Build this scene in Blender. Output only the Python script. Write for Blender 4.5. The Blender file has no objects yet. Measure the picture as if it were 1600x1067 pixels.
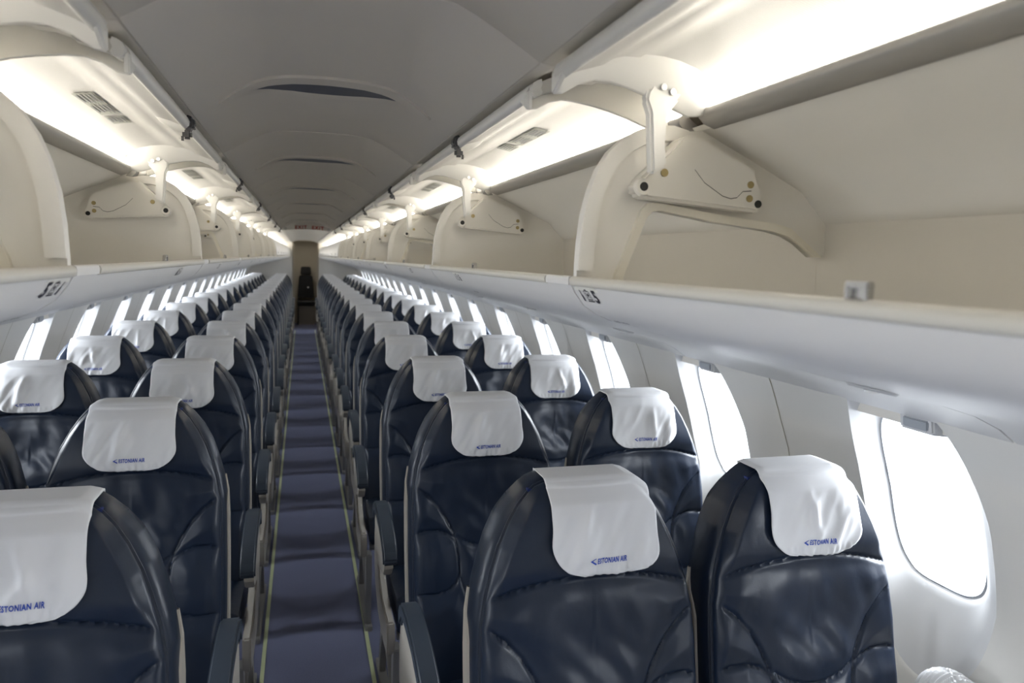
import bpy, bmesh, math, random
from mathutils import Vector, Matrix, noise

# ------------------------------------------------------------------ camera, world, exposure
S = bpy.context.scene
COL = S.collection
cam_d = bpy.data.cameras.new('camera')
cam_d.sensor_width = 36.0
cam_d.lens = 36.0 * 1137.8 / 1600.0
cam_d.clip_start = 0.02
cam_d.dof.use_dof = True
cam_d.dof.focus_distance = 1.45
cam_d.dof.aperture_fstop = 6.5
cam = bpy.data.objects.new('camera', cam_d)
COL.objects.link(cam)
YAW, PIT, ROL = 0.2818, 0.1110, 0.0272
fwd = Vector((math.sin(YAW)*math.cos(PIT), math.cos(YAW)*math.cos(PIT), -math.sin(PIT)))
rt = Vector((math.cos(YAW), -math.sin(YAW), 0))
up = rt.cross(fwd)
r2 = rt*math.cos(ROL) + up*math.sin(ROL)
u2 = -rt*math.sin(ROL) + up*math.cos(ROL)
mw = Matrix((r2, u2, -fwd)).transposed().to_4x4()
mw.translation = Vector((-0.051, 0, 1.613))
cam.matrix_world = mw
S.camera = cam

w = bpy.data.worlds.new('daylight')
S.world = w
w.use_nodes = True
w.node_tree.nodes['Background'].inputs[0].default_value = (0.93, 0.97, 1.0, 1)
w.node_tree.nodes['Background'].inputs[1].default_value = 2.5
S.view_settings.view_transform = 'Standard'
S.view_settings.look = 'None'
S.view_settings.gamma = 1.0
S.view_settings.use_curve_mapping = False
S.view_settings.exposure = 0.60
S.cycles.use_denoising = True
S.cycles.max_bounces = 9
S.cycles.diffuse_bounces = 6
S.cycles.glossy_bounces = 3
S.cycles.transparent_max_bounces = 6
S.cycles.caustics_reflective = False
S.cycles.caustics_refractive = False
S.cycles.sample_clamp_indirect = 6.0

P = 0.787          # seat pitch
WY0 = 1.185        # first window
MOD = 1.1215       # bin module
BY0 = 0.930        # first divider
YEND = 16.6        # aft bulkhead
YW1 = 15.75        # last window
WINDOW_POWER = 22
TUBE_STRENGTH = 12.0

def wall_x(z):
    pts = [(0, 1.02), (.15, 1.12), (.45, 1.205), (.70, 1.24), (.95, 1.235), (1.14, 1.185), (1.30, 1.125), (1.42, 1.07), (1.6, .97)]
    if z <= 0: return 1.02
    for (z0, x0), (z1, x1) in zip(pts, pts[1:]):
        if z <= z1:
            return x0 + (x1-x0)*(z-z0)/(z1-z0)
    return .97

# daylight through every cabin window: one area lamp outside each pane
n_win = 19
for side in (1, -1):
    for k in range(-3, n_win):
        ld = bpy.data.lights.new('window_daylight', 'AREA')
        ld.shape = 'RECTANGLE'; ld.size = .42; ld.size_y = .50
        ld.energy = WINDOW_POWER
        ld.color = (0.92, 0.96, 1.0)
        lo = bpy.data.objects.new('window_daylight', ld)
        COL.objects.link(lo)
        lo.location = (side*1.58, WY0+k*P, 1.31)
        d = Vector((-side, 0, -.42)).normalized()
        lo.rotation_euler = d.to_track_quat('-Z', 'Y').to_euler()

# ------------------------------------------------------------------ materials
def mat(name, col, rough=.5, spec=.5, metal=0.0, bump=0.0, bscale=200, bstretch=None, var=0.0, emis=None, emis_s=0, coat=0):
    m = bpy.data.materials.new(name); m.use_nodes = True
    nt = m.node_tree; b = nt.nodes['Principled BSDF']
    b.inputs['Base Color'].default_value = (*col, 1)
    b.inputs['Roughness'].default_value = rough
    b.inputs['Specular IOR Level'].default_value = spec
    b.inputs['Metallic'].default_value = metal
    b.inputs['Coat Weight'].default_value = coat
    if emis:
        b.inputs['Emission Color'].default_value = (*emis, 1)
        b.inputs['Emission Strength'].default_value = emis_s
    tc = nt.nodes.new('ShaderNodeTexCoord')
    mp = nt.nodes.new('ShaderNodeMapping')
    nt.links.new(tc.outputs['Object'], mp.inputs['Vector'])
    if bstretch: mp.inputs['Scale'].default_value = bstretch
    if bump:
        n = nt.nodes.new('ShaderNodeTexNoise'); n.inputs['Scale'].default_value = bscale; n.inputs['Detail'].default_value = 4
        nt.links.new(mp.outputs[0], n.inputs['Vector'])
        bp = nt.nodes.new('ShaderNodeBump'); bp.inputs['Strength'].default_value = bump; bp.inputs['Distance'].default_value = .002
        nt.links.new(n.outputs[0], bp.inputs['Height'])
        nt.links.new(bp.outputs[0], b.inputs['Normal'])
    if var:
        n2 = nt.nodes.new('ShaderNodeTexNoise'); n2.inputs['Scale'].default_value = 7; n2.inputs['Detail'].default_value = 5
        nt.links.new(mp.outputs[0], n2.inputs['Vector'])
        mr = nt.nodes.new('ShaderNodeMapRange')
        mr.inputs[3].default_value = 1-var; mr.inputs[4].default_value = 1+var
        nt.links.new(n2.outputs[0], mr.inputs[0])
        mx = nt.nodes.new('ShaderNodeMix'); mx.data_type = 'RGBA'; mx.blend_type = 'MULTIPLY'; mx.inputs[0].default_value = 1
        mx.inputs[6].default_value = (*col, 1)
        nt.links.new(mr.outputs[0], mx.inputs[7])
        nt.links.new(mx.outputs[2], b.inputs['Base Color'])
    return m

M = {}
M['ceiling'] = mat('ceiling_panel', (.80, .76, .69), .55, .3, bump=.05, var=.02)
M['ceiling_white'] = mat('ceiling_white', (.78, .77, .74), .5, .3, var=.02)
M['bin_in'] = mat('bin_interior', (.74, .718, .672), .6, .3, bump=.08, bscale=90, var=.03)
M['bin_div'] = mat('bin_divider', (.79, .768, .72), .5, .35, bump=.04, bscale=90, var=.02)
M['bin_shell'] = mat('bin_shell', (.70, .695, .69), .46, .4, bump=.05, bscale=400, var=.015)
M['lip'] = mat('bin_lip', (.62, .60, .545), .42, .4, var=.02)
M['cut_rim'] = mat('cutout_trim', (.80, .765, .67), .42, .4)
M['bracket'] = mat('bracket_plastic', (.77, .745, .69), .42, .4, var=.02)
M['arm'] = mat('hinge_arm', (.80, .79, .76), .35, .5, var=.01)
M['rim'] = mat('door_rim', (.80, .80, .78), .4, .5, var=.01)
M['rail'] = mat('light_rail', (.36, .35, .33), .38, .5, metal=.35)
M['brass'] = mat('brass_screw', (.42, .34, .17), .4, .5, metal=.7, bump=.2)
M['hole'] = mat('dark_recess', (.02, .02, .018), .6)
M['latch'] = mat('latch_metal', (.12, .12, .125), .35, .5, metal=.7)
M['steel'] = mat('bright_steel', (.62, .62, .62), .25, .5, metal=.9)
M['tube'] = mat('light_tube', (1, 1, 1), .4, emis=(1.0, .94, .83), emis_s=TUBE_STRENGTH)
M['placard'] = mat('placard', (.40, .41, .36), .5)
M['ink'] = mat('dark_ink', (.03, .03, .045), .5)
M['sticker'] = mat('sticker', (.84, .83, .78), .4)
M['leather'] = mat('navy_leather', (.0085, .0160, .034), .36, .34, bump=.25, bscale=55, var=.10)
M['leather'].node_tree.nodes['Principled BSDF'].inputs['Coat Weight'].default_value = .10
M['leather'].node_tree.nodes['Principled BSDF'].inputs['Coat Roughness'].default_value = .30
M['leather_side'] = mat('navy_leather_side', (.020, .028, .046), .42, .45, bump=.2, bscale=70, var=.10)
M['navy'] = mat('navy_plastic', (.030, .041, .058), .42, .45, bump=.08, bscale=500, var=.05)
M['beige'] = mat('beige_plastic', (.40, .37, .32), .42, .4, var=.03)
M['taupe'] = mat('taupe_plastic', (.36, .335, .295), .40, .4, var=.04)
M['frame'] = mat('seat_frame_metal', (.34, .33, .31), .38, .5, metal=.5)
M['blue_ink'] = mat('blue_print', (.022, .07, .42), .6)
M['velcro'] = mat('velcro_blue', (.02, .035, .16), .7)
M['strip'] = mat('floor_path_strip', (.55, .60, .36), .5, var=.08)
M['wall'] = mat('sidewall', (.73, .712, .67), .48, .4, bump=.03, bscale=300, var=.012)
M['win_frame'] = mat('window_surround', (.60, .60, .60), .40, .5, var=.01)
M['gasket'] = mat('window_gasket', (.34, .36, .39), .5)
M['seam'] = mat('wall_seam', (.36, .33, .25), .6)
M['outlet'] = mat('vent_dark', (.10, .105, .13), .35, .6)
M['red'] = mat('red_letters', (.45, .03, .02), .5)
M['black'] = mat('black_vinyl', (.012, .013, .015), .45, .5, bump=.1)
M['aft'] = mat('aft_wall', (.42, .385, .32), .5, .35, var=.03)

def cloth_mat():
    m = mat('white_cover_cloth', (.74, .74, .75), .85, .2, bump=.18, bscale=18, bstretch=(1, .4, .55), var=.02)
    return m
M['cloth'] = cloth_mat()

def ribbed_mat():
    m = mat('ribbed_door_lining', (.80, .79, .765), .42, .4, var=.01)
    nt = m.node_tree; b = nt.nodes['Principled BSDF']
    tc = nt.nodes['Texture Coordinate']
    wv = nt.nodes.new('ShaderNodeTexWave'); wv.bands_direction = 'Y'; wv.inputs['Scale'].default_value = 90
    nt.links.new(tc.outputs['Object'], wv.inputs['Vector'])
    bp = nt.nodes.new('ShaderNodeBump'); bp.inputs['Strength'].default_value = .45; bp.inputs['Distance'].default_value = .001
    nt.links.new(wv.outputs['Fac'], bp.inputs['Height']); nt.links.new(bp.outputs[0], b.inputs['Normal'])
    mx = nt.nodes.new('ShaderNodeMix'); mx.data_type = 'RGBA'
    mx.inputs[6].default_value = (.58, .57, .55, 1); mx.inputs[7].default_value = (.78, .77, .74, 1)
    nt.links.new(wv.outputs['Fac'], mx.inputs[0]); nt.links.new(mx.outputs[2], b.inputs['Base Color'])
    return m
M['ribbed'] = ribbed_mat()

def carpet_mat():
    m = mat('blue_carpet', (.050, .060, .125), .95, .1, bump=.6, bscale=260, var=.10)
    nt = m.node_tree; b = nt.nodes['Principled BSDF']
    tc = nt.nodes['Texture Coordinate']
    mp = nt.nodes.new('ShaderNodeMapping'); mp.inputs['Rotation'].default_value = (0, 0, .5)
    nt.links.new(tc.outputs['Object'], mp.inputs['Vector'])
    wv = nt.nodes.new('ShaderNodeTexWave'); wv.inputs['Scale'].default_value = 55; wv.inputs['Distortion'].default_value = 1.5
    nt.links.new(mp.outputs[0], wv.inputs['Vector'])
    mx = nt.nodes.new('ShaderNodeMix'); mx.data_type = 'RGBA'
    mx.inputs[6].default_value = (.125, .135, .215, 1); mx.inputs[7].default_value = (.225, .24, .355, 1)
    nt.links.new(wv.outputs['Fac'], mx.inputs[0])
    nt.links.new(mx.outputs[2], b.inputs['Base Color'])
    return m
M['carpet'] = carpet_mat()

def pane_mat():
    m = bpy.data.materials.new('window_pane'); m.use_nodes = True
    nt = m.node_tree; nt.nodes.clear()
    o = nt.nodes.new('ShaderNodeOutputMaterial'); mix = nt.nodes.new('ShaderNodeMixShader')
    t = nt.nodes.new('ShaderNodeBsdfTransparent'); g = nt.nodes.new('ShaderNodeBsdfGlossy')
    g.inputs['Roughness'].default_value = .05
    t.inputs['Color'].default_value = (.95, .97, 1, 1)
    mix.inputs[0].default_value = .04
    nt.links.new(t.outputs[0], mix.inputs[1]); nt.links.new(g.outputs[0], mix.inputs[2])
    nt.links.new(mix.outputs[0], o.inputs[0])
    return m
M['pane'] = pane_mat()

# ------------------------------------------------------------------ mesh helpers
class MB:
    def __init__(s): s.v = []; s.f = []
    def add(s, verts, faces):
        o = len(s.v); s.v += [tuple(v) for v in verts]; s.f += [tuple(i+o for i in f) for f in faces]; return s
    def box(s, x0, x1, y0, y1, z0, z1):
        v = [(x, y, z) for x in (x0, x1) for y in (y0, y1) for z in (z0, z1)]
        return s.add(v, [(0,1,3,2),(4,6,7,5),(0,4,5,1),(2,3,7,6),(0,2,6,4),(1,5,7,3)])
    def prism(s, poly, a, b, axis='y'):
        """poly of (p,q): axis y -> (x,z); axis x -> (y,z); axis z -> (x,y)"""
        def P3(p, t):
            return (p[0], t, p[1]) if axis == 'y' else ((t, p[0], p[1]) if axis == 'x' else (p[0], p[1], t))
        n = len(poly)
        v = [P3(p, a) for p in poly] + [P3(p, b) for p in poly]
        f = [(i, (i+1) % n, n+(i+1) % n, n+i) for i in range(n)]
        f += [tuple(range(n))[::-1], tuple(range(n, 2*n))]
        return s.add(v, f)
    def strip(s, prof, ys, fn=None):
        """open profile (x,z) swept over the y values; fn(x,y,z)->xyz"""
        n = len(prof); v = []
        for y in ys:
            for (x, z) in prof:
                v.append(fn(x, y, z) if fn else (x, y, z))
        f = [(j*n+i, j*n+i+1, (j+1)*n+i+1, (j+1)*n+i) for j in range(len(ys)-1) for i in range(n-1)]
        return s.add(v, f)
    def cyl(s, c, r, h, axis='y', n=16, r2=None):
        r2 = r if r2 is None else r2
        v = []
        for t, rr in ((0, r), (h, r2)):
            for i in range(n):
                a = 2*math.pi*i/n; p, q = rr*math.cos(a), rr*math.sin(a)
                v.append({'y': (c[0]+p, c[1]+t, c[2]+q), 'x': (c[0]+t, c[1]+p, c[2]+q), 'z': (c[0]+p, c[1]+q, c[2]+t)}[axis])
        f = [(i, (i+1) % n, n+(i+1) % n, n+i) for i in range(n)] + [tuple(range(n))[::-1], tuple(range(n, 2*n))]
        return s.add(v, f)
    def mesh(s, name, m, mirror=False, smooth=35, bevel=0, seg=2):
        vs = [(-x, y, z) for x, y, z in s.v] if mirror else s.v
        me = bpy.data.meshes.new(name); me.from_pydata(vs, [], s.f)
        bm = bmesh.new(); bm.from_mesh(me)
        bmesh.ops.remove_doubles(bm, verts=bm.verts, dist=1e-5)
        bmesh.ops.recalc_face_normals(bm, faces=bm.faces)
        if bevel:
            eds = [e for e in bm.edges if len(e.link_faces) == 2 and e.calc_face_angle(0) > math.radians(28)]
            bmesh.ops.bevel(bm, geom=eds, offset=bevel, segments=seg, affect='EDGES', clamp_overlap=True)
        bm.to_mesh(me); bm.free()
        for p in me.polygons: p.use_smooth = True
        if smooth < 180: me.set_sharp_from_angle(angle=math.radians(smooth))
        me.materials.append(m)
        return me
    def build(s, name, m, parent=None, **k):
        return link(name, s.mesh(name, m, **k), parent)

def link(name, me, parent=None):
    o = bpy.data.objects.new(name, me); COL.objects.link(o)
    if parent: o.parent = parent
    return o
def tag(o, label=None, cat=None, group=None, kind=None):
    if label: o['label'] = label
    if cat: o['category'] = cat
    if group: o['group'] = group
    if kind: o['kind'] = kind
    return o
def empty(name, loc=(0, 0, 0)):
    o = bpy.data.objects.new(name, None); COL.objects.link(o); o.location = loc
    o.empty_display_size = .1
    return o
def copy_tree(o, parent=None):
    c = o.copy(); COL.objects.link(c); c.parent = parent
    for ch in list(o.children): copy_tree(ch, c)
    return c
def smooth01(t):
    t = max(0., min(1., t)); return t*t*(3-2*t)

def text_mesh(txt, size, shear=0.0, bold=0.0, spacing=1.0, small_caps=None):
    """flat text as verts (x,y) and faces, centred in x, baseline 0"""
    cu = bpy.data.curves.new('lettering', 'FONT'); cu.body = txt; cu.size = size; cu.shear = shear
    cu.align_x = 'CENTER'; cu.offset = bold; cu.space_character = spacing; cu.resolution_u = 2
    if small_caps:
        cu.small_caps_scale = small_caps
        for i, ch in enumerate(txt):
            if i and txt[i-1] != ' ' and ch != ' ':
                cu.body_format[i].use_small_caps = True
    ob = bpy.data.objects.new('lettering', cu)
    COL.objects.link(ob)
    bpy.context.view_layer.update()
    me = bpy.data.meshes.new_from_object(ob.evaluated_get(bpy.context.evaluated_depsgraph_get()))
    vs = [(v.co.x, v.co.y) for v in me.vertices]; fs = [tuple(p.vertices) for p in me.polygons]
    bpy.data.objects.remove(ob); bpy.data.curves.remove(cu); bpy.data.meshes.remove(me)
    return vs, fs

ORD = ['first', 'second', 'third', 'fourth', 'fifth', 'sixth', 'seventh', 'eighth', 'ninth', 'tenth', 'eleventh', 'twelfth',
       'thirteenth', 'fourteenth', 'fifteenth', 'sixteenth', 'seventeenth', 'eighteenth', 'nineteenth', 'twentieth']
def ordn(i): return ORD[i]

# ------------------------------------------------------------------ floor
fl = MB().box(-1.05, 1.05, -1.6, YEND+1.6, -.06, 0)
tag(fl.build('floor', M['carpet']), 'dark blue patterned carpet running down the aisle and under the seats', 'floor', kind='structure')
for sx in (1, -1):
    b = MB().box(sx*.2065-.0075, sx*.2065+.0075, -1.5, YEND-.4, .0, .004)
    tag(b.build('trim_1' if sx > 0 else 'trim_2', M['strip']), 'pale green glow strip along the %s edge of the aisle carpet' % ('right' if sx > 0 else 'left'), 'floor strip', kind='structure')

# ------------------------------------------------------------------ ceiling
YC = 7.72
prof = [(0, 1.936), (.07, 1.9355), (.11, 1.932), (.135, 1.926), (.160, 1.915), (.19, 1.899), (.22, 1.881),
        (.2440, 1.8665), (.2455, 1.870), (.247, 1.8660), (.262, 1.8640), (.275, 1.8700), (.32, 1.886), (.40, 1.891), (.46, 1.88), (.52, 1.91), (1.0, 1.80), (1.10, 1.55), (1.14, 1.30)]
full = [(-x, z) for x, z in prof[::-1]] + prof[1:]
ys = [-1.56]
for k in range(-2, 8):
    yy = BY0 + k*MOD
    ys += [yy-.12, yy-.004, yy, yy+.004]
ys = [y for y in ys if -1.56 <= y < YC] + [YC]
def cfn(x, y, z):
    for k in range(-2, 8):
        if abs(y-(BY0+k*MOD)) < 1e-4 and abs(x) < .30: return (x, y, z+.003)
    return (x, y, z)
tag(MB().strip(full, ys, cfn).build('ceiling', M['ceiling']), 'curved grey cabin ceiling panels with crosswise joints', 'ceiling', kind='structure')
prof2 = [(0, 1.920), (.12, 1.917), (.20, 1.902), (.25, 1.875), (.31, 1.90), (.52, 1.905), (1.0, 1.80), (1.10, 1.55), (1.14, 1.30)]
full2 = [(-x, z) for x, z in prof2[::-1]] + prof2[1:]
o = MB().strip(full2, [YC, YEND]).build('ceiling_aft', M['ceiling_white'])
tag(o, 'lower white ceiling section in the far half of the cabin', 'ceiling', kind='structure')

def prof_z(pp, x):
    x = abs(x)
    for (x0, z0), (x1, z1) in zip(pp, pp[1:]):
        if x <= x1: return z0+(z1-z0)*(x-x0)/(x1-x0)
    return pp[-1][1]
xs_ = sorted(set([x for x, z in full] + [x for x, z in full2]))
v = []
for x in xs_: v += [(x, YC, min(prof_z(prof, x), prof_z(prof2, x))-.001), (x, YC, 2.02)]
tag(MB().add(v, [(2*i, 2*i+1, 2*i+3, 2*i+2) for i in range(len(xs_)-1)]).build('trim_3', M['ceiling_white']), 'white step where the grey ceiling meets the far white ceiling', 'ceiling step', kind='structure')

# ceiling vents: lens-shaped recess with a dark slot
def lens(a, b, n=24):
    up_ = [(-a + 2*a*i/n, b*(1-((-1+2*i/n)**2))) for i in range(n+1)]
    lo = [(a - 2*a*i/n, -b*(1-((1-2*i/n)**2))) for i in range(1, n)]
    return up_ + lo
def ceil_z(x):
    x = abs(x)
    for (x0, z0), (x1, z1) in zip(prof, prof[1:]):
        if x <= x1: return z0+(z1-z0)*(x-x0)/(x1-x0)
    return 1.9
def vent():
    r = empty('ceiling_vent')
    def ring(mb, a0, b0, d0, a1, b1, d1, yo=0):
        A = lens(a0, b0); B = lens(a1, b1); n = len(A)
        va = [(x, y, ceil_z(x)-d0) for x, y in A]; vb = [(x, y+yo, ceil_z(x)-d1) for x, y in B]
        mb.add(va+vb, [(i, (i+1) % n, n+(i+1) % n, n+i) for i in range(n)])
    m1 = MB(); ring(m1, .200, .088, -.0005, .199, .0865, .0050); ring(m1, .199, .0865, .0050, .193, .079, .0055); ring(m1, .193, .079, .0055, .135, .040, .0015, .02)
    m1.build('vent_rim', M['ceiling_white'] if 0 else M['ceiling'], r, smooth=60)
    A = lens(.135, .040); n = len(A)
    v = [(x, y+.02, ceil_z(x)-.0015) for x, y in A]
    MB().add(v, [(i, i+1, n-i-1, n-i) if i > 0 else (0, 1, n-1) for i in range(0, n//2)]).build('vent_slot', M['outlet'], r)
    return r
vents = []
for k in range(0, 6):
    o = vent() if k == 0 else copy_tree(vents[0])
    o.location = (0, 1.50 + k*MOD, 0)
    tag(o, 'lens-shaped air vent with dark slot in the grey ceiling, %s from the camera' % ordn(k), 'air vent', 'air vents along the ceiling')
    vents.append(o)

# ------------------------------------------------------------------ sidewalls and windows
def sup(t, a, b, n=2.6):
    c, s_ = math.cos(t), math.sin(t)
    return (a*abs(c)**(2/n)*(1 if c >= 0 else -1), b*abs(s_)**(2/n)*(1 if s_ >= 0 else -1))
Z0W, Z1W, ZC = .62, 1.42, 1.10
NA = 72
def oval_out(t):
    if math.sin(t) > 0:
        near = math.cos(t) < 0
        y, z = sup(t, .165, .272 if near else .34, 2.0 if near else 3.0)
        if near: z += .068*smooth01(1-abs(y)/.05)
    else: y, z = sup(t, .165, .365, 2.35)
    return (y - .004, ZC + z)
def wall_pts(yc, half):
    """rings from window oval out to the cell boundary"""
    rings = []
    for q in (0, .08, .3, .65, 1.0):
        ring = []
        for i in range(NA):
            t = 2*math.pi*i/NA
            oy, oz = oval_out(t); oz = min(oz, Z1W)
            c, s_ = math.cos(t), math.sin(t)
            hz = (Z1W-ZC) if s_ > 0 else (ZC-Z0W)
            k_ = 1/max(abs(c)/half, abs(s_)/hz)
            by, bz = c*k_, ZC + s_*k_
            y = oy+(by-oy)*q; z = oz+(bz-oz)*q
            ring.append((wall_x(z) - (.004 if q == 0.08 else 0), yc+y, z))
        rings.append(ring)
    return rings
def build_wall(side):
    mb = MB()
    for k in range(-3, n_win):
        R_ = wall_pts(WY0+k*P, P/2)
        for a in range(len(R_)-1):
            v = R_[a]+R_[a+1]
            mb.add(v, [(i, (i+1) % NA, NA+(i+1) % NA, NA+i) for i in range(NA)])
    y0, y1 = WY0-3.5*P, WY0+(n_win-.5)*P
    zz = [0, .05, .15, .3, .45, .6, .62]
    mb.strip([(wall_x(z), z) for z in zz], [y0, y1])
    zz = [0, .05, .15, .3, .45, .6, .62, .7, .83, .95, 1.05, 1.14, 1.22, 1.30, 1.36, 1.42]
    mb.strip([(wall_x(z), z) for z in zz], [y1, YEND+1.5])
    o = mb.build('wall_right' if side > 0 else 'wall_left', M['wall'], mirror=side < 0, smooth=60)
    tag(o, 'pale grey curved cabin sidewall %s of the aisle' % ('right' if side > 0 else 'left'), 'wall', kind='structure')
    for k in range(-4, n_win):
        y = WY0+(k+.5)*P + .03
        s = MB().strip([(wall_x(z)-.0012, z) for z in zz], [y-.0018, y+.0018])
        link('wall_seam', s.mesh('wall_seam', M['seam'], mirror=side < 0), o)
def window_meshes(side):
    ms = {}
    # funnel from the wall oval to the pane opening
    def pane_c(t, gy=0, gz=0):
        y, z = sup(t, .119+gy, .192+gz, 3.9)
        z2 = 1.122 + z
        return (y+.019, z2)
    n = NA; rings = []
    for q, push in ((0, 0), (.10, .004), (.35, .012), (.7, .028), (.92, .046), (1.0, .052)):
        ring = []
        for i in range(n):
            t = 2*math.pi*i/n
            a = oval_out(t); b = pane_c(t, .008, .008)
            y = a[0]+(b[0]-a[0])*q; z = min(a[1]+(b[1]-a[1])*q, Z1W)
            ring.append((wall_x(z)+push, y, z))
        rings.append(ring)
    ring = []
    for i in range(n):
        y, z = pane_c(2*math.pi*i/n, .003, .003); ring.append((wall_x(z)+.060, y, z))
    rings.append(ring)
    mb = MB()
    for a in range(len(rings)-1):
        mb.add(rings[a]+rings[a+1], [(i, (i+1) % n, n+(i+1) % n, n+i) for i in range(n)])
    ms['frame'] = mb.mesh('window_frame', M['win_frame'], mirror=side < 0, smooth=60)
    mb = MB(); v1 = []; v2 = []; v3 = []
    for i in range(n):
        y, z = pane_c(2*math.pi*i/n, .003, .003); v1.append((wall_x(z)+.060, y, z))
        y, z = pane_c(2*math.pi*i/n, -.001, -.001); v2.append((wall_x(z)+.0585, y, z))
        v3.append((wall_x(z)+.074, y, z))
    mb.add(v1+v2, [(i, (i+1) % n, n+(i+1) % n, n+i) for i in range(n)])
    mb.add(v2+v3, [(i, (i+1) % n, n+(i+1) % n, n+i) for i in range(n)])
    ms['gasket'] = mb.mesh('window_gasket', M['gasket'], mirror=side < 0, smooth=60)
    mb = MB(); c = (wall_x(1.122)+.072, .019, 1.122)
    mb.add([c]+v3, [(0, 1+i, 1+(i+1) % n) for i in range(n)])
    ms['pane'] = mb.mesh('window_pane', M['pane'], mirror=side < 0, smooth=60)
    mb = MB()
    x = wall_x(1.325)
    mb.prism([(x+.004, 1.298), (x+.07, 1.290), (x+.07, 1.345), (x-.003, 1.350)], -.088, -.004)
    ms['handle'] = mb.mesh('shade_handle', M['win_frame'], mirror=side < 0, bevel=.004)
    mb = MB().prism([(x-.001, 1.3035), (x+.004, 1.3035), (x+.004, 1.324), (x-.003, 1.324)], -.078, -.016)
    ms['grip'] = mb.mesh('handle_recess', M['gasket'], mirror=side < 0, bevel=.003)
    return ms
cnt = 0
for side in (1, -1):
    build_wall(side)
    ms = window_meshes(side)
    for k in list(range(n_win)) + [-1, -2, -3]:
        cnt += 1
        o = empty('window_%d' % cnt, (0, WY0+k*P, 0))
        wl = ('bright oval cabin window with white surround, %s from the camera on the %s' if k >= 0 else 'oval cabin window beside or behind the camera, %s one back on the %s') % (ordn(k if k >= 0 else -k-1), 'right' if side > 0 else 'left')
        tag(o, wl, 'window', 'cabin windows', kind='structure')
        link('window_frame', ms['frame'], o); link('window_gasket', ms['gasket'], o); link('window_pane', ms['pane'], o)
        h = link('shade_handle', ms['handle'], o); link('handle_recess', ms['grip'], h)

# front closing wall (behind the camera) and aft bulkheads
tag(MB().box(-1.25, 1.25, -1.60, -1.55, 0, 1.98).build('wall_front', M['wall']), 'plain cabin wall behind the camera', 'wall', kind='structure')
DX0, DX1, DZ = -.232, .275, 1.908
b = MB().box(-1.25, DX0, YEND, YEND+.05, 0, 1.96).box(DX1, 1.25, YEND, YEND+.05, 0, 1.96).box(DX0, DX1, YEND, YEND+.05, DZ, 1.96)
tag(b.build('wall_back', M['ceiling_white']), 'white cabin end wall around the narrow far doorway', 'wall', kind='structure')
b = MB().box(DX0-.02, DX0+.008, YEND-.02, YEND+.07, 0, DZ+.02).box(DX1-.008, DX1+.02, YEND-.02, YEND+.07, 0, DZ+.02).box(DX0-.02, DX1+.02, YEND-.02, YEND+.07, DZ-.006, DZ+.02)
tag(b.build('door_1', M['aft'], bevel=.003), 'narrow open doorway frame at the far end of the aisle', 'doorway', kind='structure')
b = MB().box(-.5, .5, YEND+1.35, YEND+1.4, 0, 1.96).box(-.5, -.45, YEND+.05, YEND+1.4, 0, 1.96).box(.45, .5, YEND+.05, YEND+1.4, 0, 1.96).box(-.5, .5, YEND+.05, YEND+1.4, 1.93, 1.96)
tag(b.build('wall_galley', M['aft']), 'beige compartment walls seen through the far doorway', 'wall', kind='structure')

gl = empty('galley_fill', (0, YEND+.6, 1.925))  # added fill: unseen glowing panel that brightens the compartment past the doorway
tag(gl, 'added unseen fill light panel overhead in the compartment beyond the far doorway', 'added fill light')
MB().box(-.14, .14, -.18, .18, -.004, .004).build('fill_frame', M['win_frame'], gl)
M['galley_fill'] = mat('fill_glow', (1, 1, 1), .4, emis=(1, .93, .8), emis_s=7.0)
MB().box(-.12, .12, -.16, .16, -.010, -.004).build('fill_panel', M['galley_fill'], gl)
# attendant seat in the doorway
js = empty('attendant_seat', (.03, YEND+1.2, 0))
tag(js, 'black attendant jump seat folded out beyond the far doorway', 'seat')
MB().box(-.15, .15, -.02, .12, .95, 1.16).box(-.10, .10, -.05, .12, 1.16, 1.335).mesh
MB().prism([(-.125, 1.14), (.125, 1.14), (.11, 1.335), (-.11, 1.335)], -.04, .06).build('headrest', M['black'], js, bevel=.02, seg=3)
MB().prism([(-.19, .60), (.19, .60), (.15, 1.13), (-.15, 1.13)], -.03, .08).build('backrest', M['black'], js, bevel=.02, seg=3)
MB().box(-.20, .20, -.38, .0, .44, .56).build('seat', M['black'], js, bevel=.025, seg=3)
MB().box(-.19, .19, -.30, .14, 0, .43).build('seat_box', M['taupe'], js, bevel=.006)
MB().box(.03, .07, -.07, -.03, .84, .87).build('buckle', M['steel'], js, bevel=.004)
MB().box(-.19, -.165, -.40, -.02, .0, .6).build('side_arm', M['black'], js, bevel=.006)
hs = empty('wall_handset', (.415, YEND+.9, 1.15))
tag(hs, 'black handset on the right wall beyond the far doorway', 'handset')
MB().box(-.02, .03, -.06, .06, -.14, .16).build('cradle', M['black'], hs, bevel=.006)
MB().box(-.05, -.02, -.025, .025, -.10, .12).build('receiver', M['black'], hs, bevel=.01)

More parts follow.
